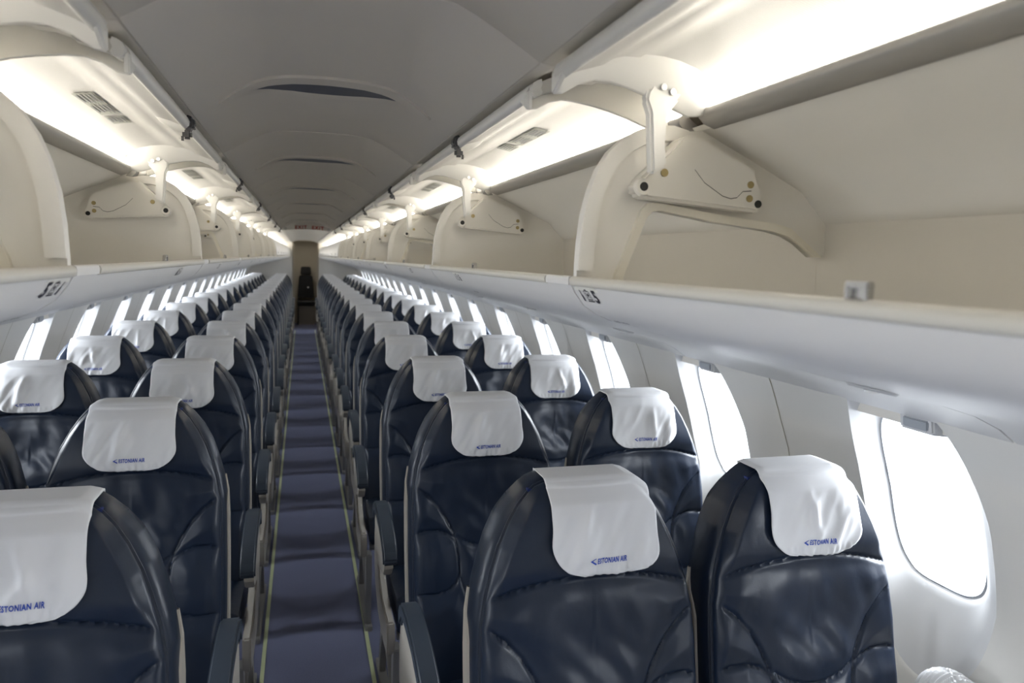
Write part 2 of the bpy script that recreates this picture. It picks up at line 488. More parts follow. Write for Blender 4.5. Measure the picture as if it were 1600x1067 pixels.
# exit sign at the step in the ceiling
sg = empty('exit_sign', (0, YC-.02, 0))
tag(sg, 'white overhead sign band with red EXIT lettering under the far ceiling', 'sign')
arc = [(-.25, 1.872), (-.2, 1.890), (-.14, 1.908), (-.07, 1.918), (0, 1.921), (.07, 1.918), (.14, 1.908), (.2, 1.890), (.25, 1.872), (.25, 1.850), (.2, 1.856), (.1, 1.864), (0, 1.867), (-.1, 1.864), (-.2, 1.856), (-.25, 1.850)]
MB().prism(arc, -.02, .015).build('sign_panel', M['ceiling_white'], sg, bevel=.003)
for tx in (-.062, .102):
    vs, fs = text_mesh('EXIT', .046, bold=.0016, spacing=1.3)
    MB().add([(x+tx, -.0215, 1.873+y-abs(x+tx)*.05) for x, y in vs], fs).build('sign_lettering', M['red'], sg)
for tx in (-.21, .21):
    MB().cyl((tx, -.024, 1.868), .016, .004).build('sign_lamp', M['win_frame'], sg)

# ------------------------------------------------------------------ overhead bins (built at right-hand side, local y 0..MOD, mirrored for the left)
L = MOD - .006
SHELL = [(.298, 1.592), (.304, 1.580), (.318, 1.562), (.335, 1.551), (.36, 1.541), (.40, 1.531), (.45, 1.519), (.52, 1.502), (.60, 1.483), (.70, 1.457), (.80, 1.432),
         (.88, 1.412), (.95, 1.396), (1.02, 1.376), (1.075, 1.352), (1.115, 1.325)]
SHELL = [(x, z-.008*(1-smooth01((x-.45)/.5))) for x, z in SHELL]
def shell_z(x):
    for (x0, z0), (x1, z1) in zip(SHELL, SHELL[1:]):
        if x <= x1: return z0+(z1-z0)*(x-x0)/(x1-x0)
    return 1.32
ARCH = [(.300, 1.590), (.300, 1.602), (.3015, 1.640), (.3055, 1.675), (.313, 1.707), (.3235, 1.735), (.3385, 1.759), (.358, 1.777), (.381, 1.790), (.405, 1.7965), (.43, 1.798), (.452, 1.793)]
BACKTOP = [(.475, 1.796), (.575, 1.752), (.642, 1.721), (.686, 1.677), (.690, 1.60), (.695, 1.515)]

def inset_arch(d):
    out = []
    cx_, cz_ = .47, 1.60
    for x, z in ARCH[1:]:
        dx, dz = cx_-x, cz_-z; l = math.hypot(dx, dz); out.append((x+dx/l*d, z+dz/l*d))
    return out

def make_bin(side, cutout, label_row_ys, placards, closed=False):
    mir = side < 0
    r = empty('overhead_bin')
    B = lambda mb, name, m, parent=r, **k: mb.build(name, M[m], parent, mirror=mir, **k)
    # shell: outer underside + inner shelf, closed section
    sec = SHELL + [(1.13, 1.36), (.84, 1.458), (.70, 1.495), (.50, 1.536), (.312, 1.572)]
    B(MB().prism(sec, 0.0, L), 'shell', 'bin_shell', smooth=40)
    lip = [(.2945, 1.5915), (.2935, 1.596), (.295, 1.600), (.299, 1.602), (.305, 1.601), (.309, 1.598), (.309, 1.588), (.297, 1.589)]
    lip = [(x, z-.008) for x, z in lip]
    B(MB().prism(lip, .098, L-.001), 'lip_trim', 'lip', smooth=50)
    # joint cap between modules
    B(MB().prism([(.2962, 1.582), (.2955, 1.588), (.2965, 1.5925), (.2995, 1.5940), (.307, 1.5925), (.309, 1.580)], .001, .0975), 'lip_joint', 'bin_shell', smooth=50)
    # interior lining
    inner = [(.470, 1.802)] + BACKTOP[0:] + [(.60, 1.52), (.50, 1.540), (.310, 1.576)]
    lin = MB().strip(inner, [0, MOD-.0005]); B(lin, 'lining', 'bin_in', smooth=25)
    # divider at the far end
    bot = [(.695, 1.515), (.60, 1.52), (.40, 1.560), (.31, 1.574)]
    if cutout:
        hole = [(.688, 1.632), (.666, 1.629), (.640, 1.6475), (.618, 1.658), (.591, 1.664), (.50, 1.673), (.415, 1.685), (.403, 1.683), (.395, 1.675), (.366, 1.60), (.360, 1.570)]
        poly = ARCH + BACKTOP[:4] + hole + [(.33, 1.574)]
        B(MB().prism(poly, L-.012, L), 'divider', 'bin_div', smooth=30)
        # raised rim round the cutout
        mb = MB(); hh = hole[1:][::-1]
        cxh, czh = .53, 1.60
        outer = [(x+(x-cxh)*.055*(1 if abs(x-cxh) > .02 else 0), z+.011) if 2 <= i <= 7 else (x+(-.012 if x < cxh else .012), z) for i, (x, z) in enumerate(hh)]
        n = len(hh)
        v = [(x, L-.0, z) for x, z in hh] + [(x, L-.020, z) for x, z in hh] + [(x, L-.020, z) for x, z in outer] + [(x, L-.012, z) for x, z in outer]
        f = []
        for a in range(3):
            f += [(a*n+i, a*n+i+1, (a+1)*n+i+1, (a+1)*n+i) for i in range(n-1)]
        mb.add(v, f); B(mb, 'cutout_rim', 'cut_rim', smooth=70)
    else:
        B(MB().prism(ARCH + BACKTOP + bot[1:], L-.012, L), 'divider', 'bin_div', smooth=30)
    # arch flange
    A = ARCH[1:]; I = inset_arch(.020); n = len(A)
    mb = MB()
    yy = L-.020
    v = [(x, L, z) for x, z in A] + [(x-.001, yy, z) for x, z in A] + [(x, yy-.0015, z) for x, z in inset_arch(.003)] + [(x, yy-.0005, z) for x, z in I] + [(x, L-.011, z) for x, z in inset_arch(.0215)]
    f = []
    for a in range(4):
        f += [(a*n+i, a*n+i+1, (a+1)*n+i+1, (a+1)*n+i) for i in range(n-1)]
    mb.add(v, f); B(mb, 'divider_rim', 'bin_div', smooth=50)
    # triangular hinge bracket on the divider
    plate = [(.386, 1.714), (.390, 1.706), (.402, 1.7025), (.580, 1.6905), (.588, 1.695), (.590, 1.705), (.571, 1.752), (.480, 1.792), (.455, 1.7895), (.388, 1.724)]
    sk = lambda p, k: (-.051+(p[0]+.051)*k, 1.613+(p[1]-1.613)*k)
    plate = [sk(p, .955) for p in plate]
    pb = B(MB().prism(plate, L-.042, L-.012), 'hinge_bracket', 'bracket', bevel=.004, smooth=40)
    bx_, bz_ = sk((.396, 1.7175), .955)
    B(MB().cyl((bx_, L-.046, bz_), .0105, .006, n=24, r2=.0125), 'boss', 'bracket', pb)
    for (x, z, rr, mm, nm) in ((.4275, 1.738, .0052, 'brass', 'screw'), (.564, 1.729, .0048, 'brass', 'screw'), (.5635, 1.7095, .0048, 'brass', 'screw'),
                               (.396, 1.7175, .0058, 'hole', 'bolt_hole'), (.578, 1.7025, .0052, 'hole', 'bolt_hole')):
        x, z = sk((x, z), .955)
        B(MB().cyl((x, L-(.0465 if rr > .0055 else .0435), z), rr, .003, n=18), nm, mm, pb)
    seam = [(.474, 1.745), (.49, 1.728), (.52, 1.711), (.533, 1.708), (.543, 1.710), (.552, 1.719), (.566, 1.7205)]
    seam = [sk(p, .955) for p in seam]
    mb = MB(); v = []
    for i, (x, z) in enumerate(seam):
        v += [(x, L-.0425, z+.0005), (x, L-.0425, z-.0005)]
    mb.add(v, [(2*i, 2*i+1, 2*i+3, 2*i+2) for i in range(len(seam)-1)]); B(mb, 'bracket_seam', 'hole', pb)
    # grey light rail + tube
    rail = [(.449, 1.8135), (.4545, 1.8185), (.462, 1.8175), (.4795, 1.804), (.481, 1.7965), (.474, 1.7925), (.458, 1.798), (.450, 1.806)]
    B(MB().prism(rail, .0, L-.045), 'light_rail', 'rail', smooth=60)
    B(MB().cyl((.459, .012, 1.8265), .0068, L-.07, n=14), 'light_tube', 'tube', smooth=60)
    # reflector behind the tube
    B(MB().strip([(.462, 1.818), (.474, 1.826), (.474, 1.842), (.462, 1.854)], [.0, L]), 'reflector', 'arm', smooth=60)
    if not closed:
        # open door hanging under the ceiling
        y0, y1 = .045, L-.052
        d = MB()
        outer = [(.2475, 1.8335), (.2440, 1.8370), (.2435, 1.8420), (.2455, 1.8460), (.2505, 1.8495), (.262, 1.855), (.285, 1.866), (.33, 1.876), (.39, 1.877), (.43, 1.868), (.452, 1.853)]
        inn = [(.452, 1.8435), (.425, 1.857), (.40, 1.8635), (.375, 1.8665), (.350, 1.8665), (.346, 1.8628), (.325, 1.862), (.305, 1.8565), (.301, 1.8512), (.285, 1.846), (.270, 1.8415), (.2600, 1.8375), (.2555, 1.8350), (.2515, 1.8330)]
        d.prism(outer+inn, y0, y1)
        door = B(d, 'door', 'ribbed', smooth=50)
        rim = [(.2475, 1.8315), (.2432, 1.8350), (.2418, 1.8420), (.2445, 1.8485), (.2500, 1.8520), (.2560, 1.8540), (.2575, 1.8480), (.2555, 1.8420), (.2580, 1.8370), (.2565, 1.8340), (.2520, 1.8318)]
        mb = MB()
        nn = len(rim); yl = [y0-.004, y0+.01, y1-.01, y1+.004]; sc_ = [(.006, .010), (0, 0), (0, 0), (.006, .010)]
        v = []
        for yv, (ox, oz) in zip(yl, sc_): v += [(x+ox, yv, z+oz*.4) for x, z in rim]
        f = []
        for a in range(3): f += [(a*nn+i, a*nn+(i+1) % nn, (a+1)*nn+(i+1) % nn, (a+1)*nn+i) for i in range(nn)]
        f += [tuple(range(nn)), tuple(range(3*nn, 4*nn))]
        mb.add(v, f); B(mb, 'door_rim', 'rim', door, smooth=50)
        for ya, yb in ((y0-.003, y0+.036), (y1+.003, y1-.036)):
            B(MB().prism([(ya, 1.8170), (ya, 1.842), (yb, 1.840), (yb, 1.833), (ya+(yb-ya)*.25, 1.8185)], .2436, .2500, axis='x'), 'rim_corner', 'rim', door, bevel=.0015)
        # end skirts
        top = [(.2470, 1.845), (.2555, 1.846), (.270, 1.844), (.30, 1.862), (.35, 1.872), (.40, 1.868), (.452, 1.848)]
        low = [(.452, 1.806), (.43, 1.803), (.41, 1.8095), (.39, 1.8165), (.365, 1.8245), (.34, 1.8305), (.315, 1.8345), (.295, 1.8350), (.275, 1.829), (.257, 1.818), (.2450, 1.8165)]
        for (ya, yb, sk) in ((y0-.003, y0+.004, 1), (y1-.004, y1+.003, -1)):
            mb = MB(); poly = top+low[(0 if not closed else 0):]
            # skirt leans into the door towards its top
            n = len(poly)
            lean = .028*sk
            va = [(x, ya + (lean*smooth01((z-1.815)/.05)), z) for x, z in poly]
            vb = [(x, yb + (lean*smooth01((z-1.815)/.05)), z) for x, z in poly]
            mb.add(va+vb, [(i, (i+1) % n, n+(i+1) % n, n+i) for i in range(n)] + [tuple(range(n))[::-1], tuple(range(n, 2*n))])
            B(mb, 'door_end', 'arm', door, smooth=40, bevel=.0015, seg=1)
        # hinge arm
        arm = [(.390, 1.832), (.400, 1.8465), (.418, 1.8480), (.437, 1.8435), (.4435, 1.8340), (.4400, 1.8280), (.4210, 1.8050), (.4200, 1.770), (.4235, 1.742), (.402, 1.730), (.3985, 1.765), (.3955, 1.805), (.388, 1.822)]
        arm = [(-.051+(x+.051)*.945, z-.004) for x, z in arm]
        ya = B(MB().prism(arm, L-.066, L-.048), 'hinge_arm', 'arm', bevel=.0035)
        for (x, z) in ((.386, 1.834), (.399, 1.829)):
            B(MB().cyl((x, L-.070, z), .0042, .006, n=14), 'screw', 'steel', ya)
        B(MB().prism([(.432, 1.806), (.452, 1.800), (.462, 1.815), (.462, 1.848), (.436, 1.852)], .032, .042), 'light_end_cap', 'arm', bevel=.002)
        # latch at the middle of the free edge
        lt = MB().prism([(.238, 1.828), (.233, 1.836), (.236, 1.851), (.250, 1.856), (.256, 1.848), (.252, 1.828)], .508, .534).box(.240, .256, .513, .527, 1.813, 1.829).box(.250, .262, .514, .526, 1.810, 1.818)
        la = B(lt, 'latch', 'latch', door, bevel=.004)
        mb = MB(); nn = 14; v = []
        for (t, rr) in ((0, .023), (.45, .021), (.8, .014), (1.0, .003)):
            for i in range(nn):
                a = math.pi*i/(nn-1)
                v.append((.252+.055*t, .545+rr*1.3*math.cos(a), 1.840+.016*t-rr*math.sin(a)*.95+.004))
        mb.add(v, [(a*nn+i, a*nn+i+1, (a+1)*nn+i+1, (a+1)*nn+i) for a in range(3) for i in range(nn-1)])
        mb.cyl((.251, .545, 1.835), .0135, .004, axis='x')
        B(mb, 'latch_housing', 'arm', door, smooth=70)
        # placards
        def inner_z(x):
            pts = sorted(inn[1:-2])
            for (x0, z0), (x1, z1) in zip(pts, pts[1:]):
                if x0 <= x <= x1: return z0+(z1-z0)*(x-x0)/(x1-x0)
            return 1.86
        if placards:
            for (ya_, yb_) in ((.43, .62), (.64, .715)):
                xs = [.376, .392, .408]
                mb = MB(); v = []
                for x in xs: v += [(x, ya_, inner_z(x)-.0012), (x, yb_, inner_z(x)-.0012)]
                mb.add(v, [(2*i, 2*i+1, 2*i+3, 2*i+2) for i in range(2)])
                pl = B(mb, 'warning_placard', 'placard', door)
                mb = MB(); rnd = random.Random(3)
                for c0 in ([ya_+.012, (ya_+yb_)/2+.006] if yb_-ya_ > .1 else [ya_+.010]):
                    c1 = c0 + (.072 if yb_-ya_ > .1 else .055)
                    for q in range(5):
                        x = .380+.0058*q; z = inner_z(x+.001)-.0022; e = c1-rnd.random()*.02
                        mb.add([(x, c0, z), (x+.0022, c0, z), (x+.0022, e, z), (x, e, z)], [(0, 1, 2, 3)])
                B(mb, 'placard_print', 'ink', pl)
    else:
        door = MB()
        prof_ = [(x-.004, z) for x, z in ARCH[1:]]
        back = [(x+.008, z-.004) for x, z in ARCH[1:]][::-1]
        door.prism(prof_+back, .004, L-.008); dd = B(door, 'door', 'bin_shell', smooth=50)
        B(MB().box(.291, .298, L/2-.03, L/2+.03, 1.615, 1.64), 'latch', 'bin_shell', dd, bevel=.002)
        vl = [(.449, 1.803), (.40, 1.8005), (.36, 1.802), (.30, 1.850), (.262, 1.872), (.268, 1.876), (.306, 1.855), (.365, 1.807), (.44, 1.808)]
        B(MB().strip([(.466, 1.853), (.42, 1.866), (.36, 1.872), (.30, 1.874), (.256, 1.868)], [0, L]), 'valance', 'arm', smooth=60)
    # striker on the lip
    st_m = MB().box(.2975, .304, .579, .583, 1.592, 1.603).box(.2975, .304, .596, .600, 1.592, 1.603).box(.2975, .304, .579, .600, 1.601, 1.6055).box(.302, .305, .583, .596, 1.593, 1.602)
    B(st_m, 'latch_striker', 'steel', bevel=.0009)
    # row stickers
    for yr, num in label_row_ys:
        def onface(y, t, off=.0008):      # t = distance down the front face from the lip
            p0, p1 = Vector((.2975, 1.5850)), Vector((.3200, 1.5535))
            d_ = (p1-p0).normalized(); q = p0 + d_*t
            nrm = Vector((-abs(d_.y), -d_.x)).normalized()
            return (q.x+nrm.x*off, y, q.y+nrm.y*off)
        pts = []
        for i in range(24):
            y, t = sup(2*math.pi*i/24, .041, .0140, 5); pts.append(onface(yr+y, .0175+t, .0016))
        stk = B(MB().add(pts, [tuple(range(24))]), 'row_sticker', 'sticker')
        sgn = -1 if side > 0 else 1     # reading direction along y
        vs, fs = text_mesh(str(num), .0265, bold=.0010)
        B(MB().add([onface(yr - .024 + x*sgn*1.15, .0265 - y, .0026) for x, y in vs], fs), 'row_number', 'ink', stk)
        mb = MB()
        def ln(pts_, wd=.0013):
            for (a, b) in zip(pts_, pts_[1:]):
                dv = Vector((b[0]-a[0], b[1]-a[1])); l = dv.length
                if l < 1e-6: continue
                nn_ = Vector((-dv.y, dv.x))/l*wd/2
                q = [(a[0]+nn_.x, a[1]+nn_.y), (b[0]+nn_.x, b[1]+nn_.y), (b[0]-nn_.x, b[1]-nn_.y), (a[0]-nn_.x, a[1]-nn_.y)]
                mb.add([onface(yr+u*sgn, .0175-t*.9, .0026) for u, t in q], [(0, 1, 2, 3)])
        ln([(-.008, .009), (-.008, -.006), (.008, -.006), (.008, .009), (-.008, .009)])
        ln([(-.005, .006), (.005, -.003)]); ln([(.005, .006), (-.005, -.003)]); ln([(-.005, .002), (.005, .002)])
        ln([(-.010, -.009), (.010, -.009)], .002); ln([(-.003, .011), (.003, .011)], .002)
        B(mb, 'seat_symbol', 'ink', stk)
        mb = MB(); q_ = .022*sgn; ln([(q_, .010), (q_, -.001)], .0026); ln([(q_, .001), (q_, -.010)], .0050)
        B(mb, 'letter_mark', 'ink', stk)
        mb = MB(); rnd = random.Random(5+num)
        for q in range(6):
            y = yr+.030*sgn-q*.008*sgn; x = .345+rnd.random()*.004
            mb.add([(x, y, shell_z(x)-.0012), (x+.006, y+.002, shell_z(x+.006)-.0012), (x+.006, y+.006, shell_z(x+.006)-.0012), (x, y+.004, shell_z(x)-.0012)], [(0, 1, 2, 3)])
        B(mb, 'small_print', 'ink', stk)
        # reading light oval on the underside
        yo = max(.088, yr - .095)
        x0 = .72
        yo = max(.05, yr-.048)
        v = []
        for i in range(24):
            a, b_ = sup(2*math.pi*i/24, .020, .040, 2); x = x0+a; v.append((x, yo+b_, shell_z(x)-.005))
        v2 = [(x0+(x-x0)*1.12, yo+(y-yo)*1.12, z+.004) for x, y, z in v]
        mb = MB().add(v2+v, [(i, (i+1) % 24, 24+(i+1) % 24, 24+i) for i in range(24)]+[tuple(range(24, 48))])
        ro = B(mb, 'reading_light', 'win_frame', smooth=60)
        B(MB().cyl((x0, yo, shell_z(x0)-.0065), .010, .003, axis='z'), 'lamp_lens', 'rim', ro)
    return r

STY = [0.926 + P*k for k in range(20)]
for side in (1, -1):
    sd = 'right' if side > 0 else 'left'
    for k in range(-2, 14):
        ys0 = BY0+k*MOD
        rows = [(y-ys0, 5+i) for i, y in enumerate(STY) if ys0 <= y-.05 < ys0+MOD and i < 13]
        if k == -2: rows = [(.5, 4)]
        if k == -1: rows = [(.93-.043-ys0, 5)]
        elif k == 0: rows = [(1.713-ys0, 6)]
        if ys0+MOD > YEND-.3: L_last = True
        rows = [(min(max(a, .052), L-.043), b) for a, b in rows]
        closed = k >= 6
        if closed and k > 6:
            o = copy_tree(closed_first)
        else:
            o = make_bin(side, (k % 2 == 1), rows, True, closed)
            if closed: closed_first = o
        o.location = (0, ys0, 0)
        if closed:
            tag(o, 'closed white overhead bin %s of aisle, %s closed one towards the far end' % (sd, ordn(k-6)), 'overhead bin', 'overhead bins')
        elif k == -2:
            tag(o, 'open overhead bin beside and behind the camera on the %s' % sd, 'overhead bin', 'overhead bins')
        elif k == -1:
            tag(o, 'open overhead bin nearest the camera on the %s, door raised and glowing' % sd, 'overhead bin', 'overhead bins')
        else:
            tag(o, 'open empty overhead bin %s of aisle with raised door, %s from the camera' % (sd, ordn(k+1)), 'overhead bin', 'overhead bins')

# ------------------------------------------------------------------ seats (local: origin on floor under the top of the backrest, facing -y)
ZB, ZT = .40, 1.218
def half_w(z):
    pts = [(.40, .203), (.60, .206), (.80, .2065), (.92, .205), (.98, .202), (1.03, .193), (1.075, .180), (1.113, .166), (1.153, .146), (1.182, .127), (1.202, .109), (1.212, .096), (1.218, .080)]
    if z <= pts[0][0]: return pts[0][1]
    for (z0, w0), (z1, w1) in zip(pts, pts[1:]):
        if z <= z1: return w0+(w1-w0)*(z-z0)/(z1-z0)
    return .085
def spine(z): return -.150 + (z-.45)*.190
def seg_d(px, pz, a, b):
    ax, az = a; bx, bz = b; dx, dz = bx-ax, bz-az
    t = max(0, min(1, ((px-ax)*dx+(pz-az)*dz)/(dx*dx+dz*dz)))
    return math.hypot(px-ax-t*dx, pz-az-t*dz)
def curve(fn, n=14): return [fn(i/n) for i in range(n+1)]
SEAMS = []
SEAMS.append(curve(lambda t: (-.21+.42*t, 1.022+.042*(1-(2*t-1)**2))))                       # headrest seam
for s_ in (1, -1):
    SEAMS.append([(s_*x, z) for x, z in [(.212, .985), (.190, .980), (.165, .962), (.136, .931), (.114, .895), (.098, .862), (.088, .825), (.083, .785), (.084, .752), (.094, .728), (.113, .712), (.15, .703), (.212, .702)]])
    SEAMS.append([(s_*x, z) for x, z in [(.092, .842), (.115, .860), (.145, .870), (.18, .868), (.212, .860)]])
    SEAMS.append([(s_*x, z) for x, z in [(.084, .75), (.055, .66), (.030, .56), (.02, .46)]])
SEAMS.append(curve(lambda t: (-.088+.176*t, .850-.030*(1-(2*t-1)**2))))
def front_relief(x, z):
    """positive = towards the passenger"""
    d = min(min(seg_d(x, z, a, b) for a, b in zip(c, c[1:])) for c in SEAMS)
    g = -.0060*math.exp(-(d/.0034)**2) + .0090*(1-math.exp(-(d/.030)**2))
    # headrest pad and lumbar bolsters
    if z > 1.03: g += .012*smooth01((z-1.03)/.05)*smooth01((1.26-z)/.10)*(1-(x/.24)**2)
    g -= .015*math.exp(-((z-.93)/.08)**2)*math.exp(-(x/.10)**2)
    g += .012*math.exp(-((z-.62)/.12)**2)*(1-.5*(x/.2)**2)
    # leather creases radiating under the head seam and in the bowl
    wv = noise.noise(Vector((x*30+3.1+z*8*math.copysign(1, x), z*5, .3)))
    g += .0042*wv*math.exp(-((z-.975)/.05)**2)*smooth01(d/.012)
    g += .0034*noise.noise(Vector((x*30-7, z*13, 1.7)))*math.exp(-((z-.76)/.14)**2)
    g += .0040*noise.noise(Vector((x*26+z*22, z*9-x*6, 8.7)))*math.exp(-((abs(x)-.05)/.06)**2)*math.exp(-((z-.90)/.06)**2)
    g += .0018*noise.noise(Vector((x*24+11, z*18, 4.7)))
    return g
RC = .014
def edge_drop(x, z):
    W = half_w(z)
    d = min(W-abs(x), (ZT-z)) if z > 1.1 else W-abs(x)
    if z > 1.05:
        # slanting top outline: rough perpendicular distance
        d = min((W-abs(x))*.80 if z > 1.1 else W-abs(x), ZT-z)
    d = max(0, d)
    if d >= RC: return 0
    return RC*(1-math.sqrt(max(0, 1-(1-d/RC)**2)))
def thick(z): return .046 - .008*smooth01((z-1.0)/.25)
def front_y(x, z):
    W = half_w(z); u = x/W
    bow = .010*u*u
    ff = 1 - smooth01((abs(u)-.90)/.10)
    ft = smooth01((ZT-z)/.03)
    return spine(z) - thick(z) + bow - front_relief(x, z)*ff*ft + edge_drop(x, z)

def grid_u(n):
    out = []
    for i in range(n+1):
        t = -1+2*i/n
        out.append(math.copysign(1-(1-abs(t))**1.35, t))
    return out
def backrest_mesh(NU, NV):
    us = grid_u(NU); mb = MB()
    zs = []
    for j in range(NV+1):
        t = j/NV; zs.append(ZB+(ZT-ZB)*(1-(1-t)**1.25))
    fr = [[(u*half_w(z), front_y(u*half_w(z), z), z) for u in us] for z in zs]
    v = [p for row in fr for p in row]; n = NU+1
    mb.add(v, [(j*n+i, j*n+i+1, (j+1)*n+i+1, (j+1)*n+i) for j in range(NV) for i in range(NU)])
    # boundary loop (left side up, over top, right side down)
    loop = [fr[j][0] for j in range(NV)] + fr[NV] + [fr[j][NU] for j in range(NV-1, -1, -1)]
    def off(p, o, dy):
        x, y, z = p
        nx = 1 if x > 0 else -1
        tz = smooth01((z-1.1)/.13)
        return (x + nx*o*(1-tz*.70), y+dy, z + o*tz*.55)
    def tt(p): return .088 - .030*smooth01((p[2]-1.14)/.085)
    rings = [loop, [off(p, -.0050, .0030) for p in loop], [off(p, .0028, .0062) for p in loop], [off(p, .0028, .0085) for p in loop], [off(p, -.0012, .0105) for p in loop],
             [off(p, .0050, .0150) for p in loop], [off(p, .0095, tt(p)*.40) for p in loop], [off(p, .0125, tt(p)*.70) for p in loop],
             [off(p, .0100, tt(p)*.94) for p in loop], [off(p, -.002, tt(p)) for p in loop]]
    m = len(loop)
    for a, b in zip(rings, rings[1:]):
        mb.add(a+b, [(i, i+1, m+i+1, m+i) for i in range(m-1)])
    last = rings[-1]
    # back face: connect left/right halves
    h = NV
    lefts = last[:NV]; rights = last[NV+NU+1:][::-1]; top = last[NV:NV+NU+1]
    mb.add(lefts+rights, [(i, i+1, h+i+1, h+i) for i in range(h-1)])
    mb.add([lefts[-1], rights[-1]]+top, [tuple([0]+list(range(2, 2+len(top)))+[1])])
    return mb
MB_BACK = backrest_mesh(150, 200)
ME = {}
ME['backrest'] = MB_BACK.mesh('backrest', M['leather'], smooth=55)
# beige shell behind, showing as a slim fin at both sides
def shell_mesh():
    mb = MB(); poly = []
    zs = [.34+i*.02 for i in range(35)]
    for side in (-1, 1):
        pts = []
        for z in zs:
            W = half_w(z)+.0105; tw = .03*smooth01((z-.93)/.09)
            pts.append((W, z, tw))
        v = []
        for W, z, tw in pts:
            if z > 1.02: continue
            y = spine(z)
            v += [(side*(W-.001), y+.020+tw, z), (side*(W+.004), y+.022+tw, z), (side*(W+.004), y+.058, z), (side*(W-.03), y+.070, z), (0, y+.074, z)]
        n = 5; m = len(v)//n
        mb.add(v, [(j*n+i, j*n+i+1, (j+1)*n+i+1, (j+1)*n+i) for j in range(m-1) for i in range(n-1)])
        # inner return so the fin has thickness
        v = []
        for W, z, tw in pts:
            if z > 1.02: continue
            y = spine(z)
            v += [(side*(W-.001), y+.020+tw, z), (side*(W-.003), y+.056, z)]
        m = len(v)//2
        mb.add(v, [(2*j, 2*j+1, 2*j+3, 2*j+2) for j in range(m-1)])
    return mb.mesh('back_shell', M['beige'], smooth=50)
ME['shell'] = shell_mesh()
# tray table on the back shell
ME['tray'] = MB().prism([(spine(.62)+.075, .62), (spine(.62)+.089, .62), (spine(.90)+.089, .90), (spine(.90)+.075, .90)], -.19, .19, axis='x').mesh('tray_table', M['beige'], bevel=.005)

# cushion
def cushion_mesh():
    mb = MB(); NU, NV = 26, 30
    def top(u, v):
        x = u*.204; y = -.10-.41*v
        z = .462 + .020*(1-u**4) + .012*smooth01((v-.5)/.5) - .035*smooth01((v-.90)/.10)
        gx = min(abs(abs(x)-.135), 1); gy = min(abs(v-.55)*.41, 1)
        z += -.006*math.exp(-(gx/.006)**2) - .005*math.exp(-(gy/.006)**2)*(1 if abs(x) < .135 else 0)
        return (x, y, z)
    g = [[top(-1+2*i/NU, j/NV) for i in range(NU+1)] for j in range(NV+1)]
    n = NU+1
    mb.add([p for r in g for p in r], [(j*n+i, j*n+i+1, (j+1)*n+i+1, (j+1)*n+i) for j in range(NV) for i in range(NU)])
    loop = [g[j][0] for j in range(NV+1)] + g[NV][1:] + [g[j][NU] for j in range(NV-1, -1, -1)] + g[0][1:-1][::-1]
    m = len(loop)
    r1 = [(x*1.03, y-.006*(y < -.3), z-.02) for x, y, z in loop]; r2_ = [(x*1.03, y-.006*(y < -.3), .39) for x, y, z in loop]; r3 = [(x*.97, y, .37) for x, y, z in loop]
    for a, b in ((loop, r1), (r1, r2_), (r2_, r3)):
        mb.add(a+b, [(i, (i+1) % m, m+(i+1) % m, m+i) for i in range(m)])
    mb.add(r3, [tuple(range(m))])
    return mb.mesh('seat_cushion', M['leather'], smooth=50)
ME['cushion'] = cushion_mesh()

# headrest cover
def crest_z(ax):
    if ax <= .080: return ZT
    lo, hi = 1.0, ZT
    for _ in range(30):
        mid = (lo+hi)/2
        if half_w(mid) > ax: lo = mid
        else: hi = mid
    return lo
XO = [0.0]; TX = [0.0]
def cover_surface(u, s, seed, off=.0):
    """u -1..1 across, s<0 behind the crest, s>0 down the front"""
    # half width
    H = .170
    if s <= 0: hw = .1005
    else:
        t = s/H
        hw = .1005 + .001*smooth01(t/.55) + .004*smooth01((t-.45)/.3)
        # rounded lower corners
        rc = .068
        if H-s < rc:
            q = 1-(H-s)/rc; hw -= .060*(1-math.sqrt(max(0, 1-q*q)))
    x = u*hw + XO[0]
    # crest height follows the backrest outline
    ax = abs(x)
    zt = ZT+.0095 - .70*(ZT-crest_z(ax))
    gap = .0075
    R_ = .022
    if s > 0:
        if s < R_*1.57:
            a = s/R_; z = zt - R_*(1-math.cos(a)); y = (spine(zt)-.010) - R_*math.sin(a) - .006
            yf = front_y(x, min(z, ZT-.004)) - gap
            y = min(y, yf) if a > .9 else y
        else:
            z = zt - R_ - (s-R_*1.57); y = front_y(x, min(z, ZT-.001)) - gap
    else:
        if -s < .058: z = zt; y = spine(zt)-.016 - s
        else: z = zt-(-s-.058); y = spine(z)+.042
    k = smooth01((s-.02)/.08)
    wr = .0058*noise.noise(Vector((x*24+seed*9.7, (s)*9, seed*3.3))) + 0.0034*noise.noise(Vector((x*50+seed*5+s*30, s*16, seed*1.3+5)))
    wr += .0050*math.exp(-((x-.03*math.sin(seed*2.1)-.35*(s-.1)*math.cos(seed*1.7))/.010)**2)*smooth01((s-.03)/.05)*smooth01((.15-s)/.05)
    y -= (abs(wr)*.3+wr)*k + .003*k
    # hem puckers along the lower edge
    if s > .14: y -= .0012*math.sin(x*420)*smooth01((s-.148)/.01)
    y -= off
    return (x, y, z)
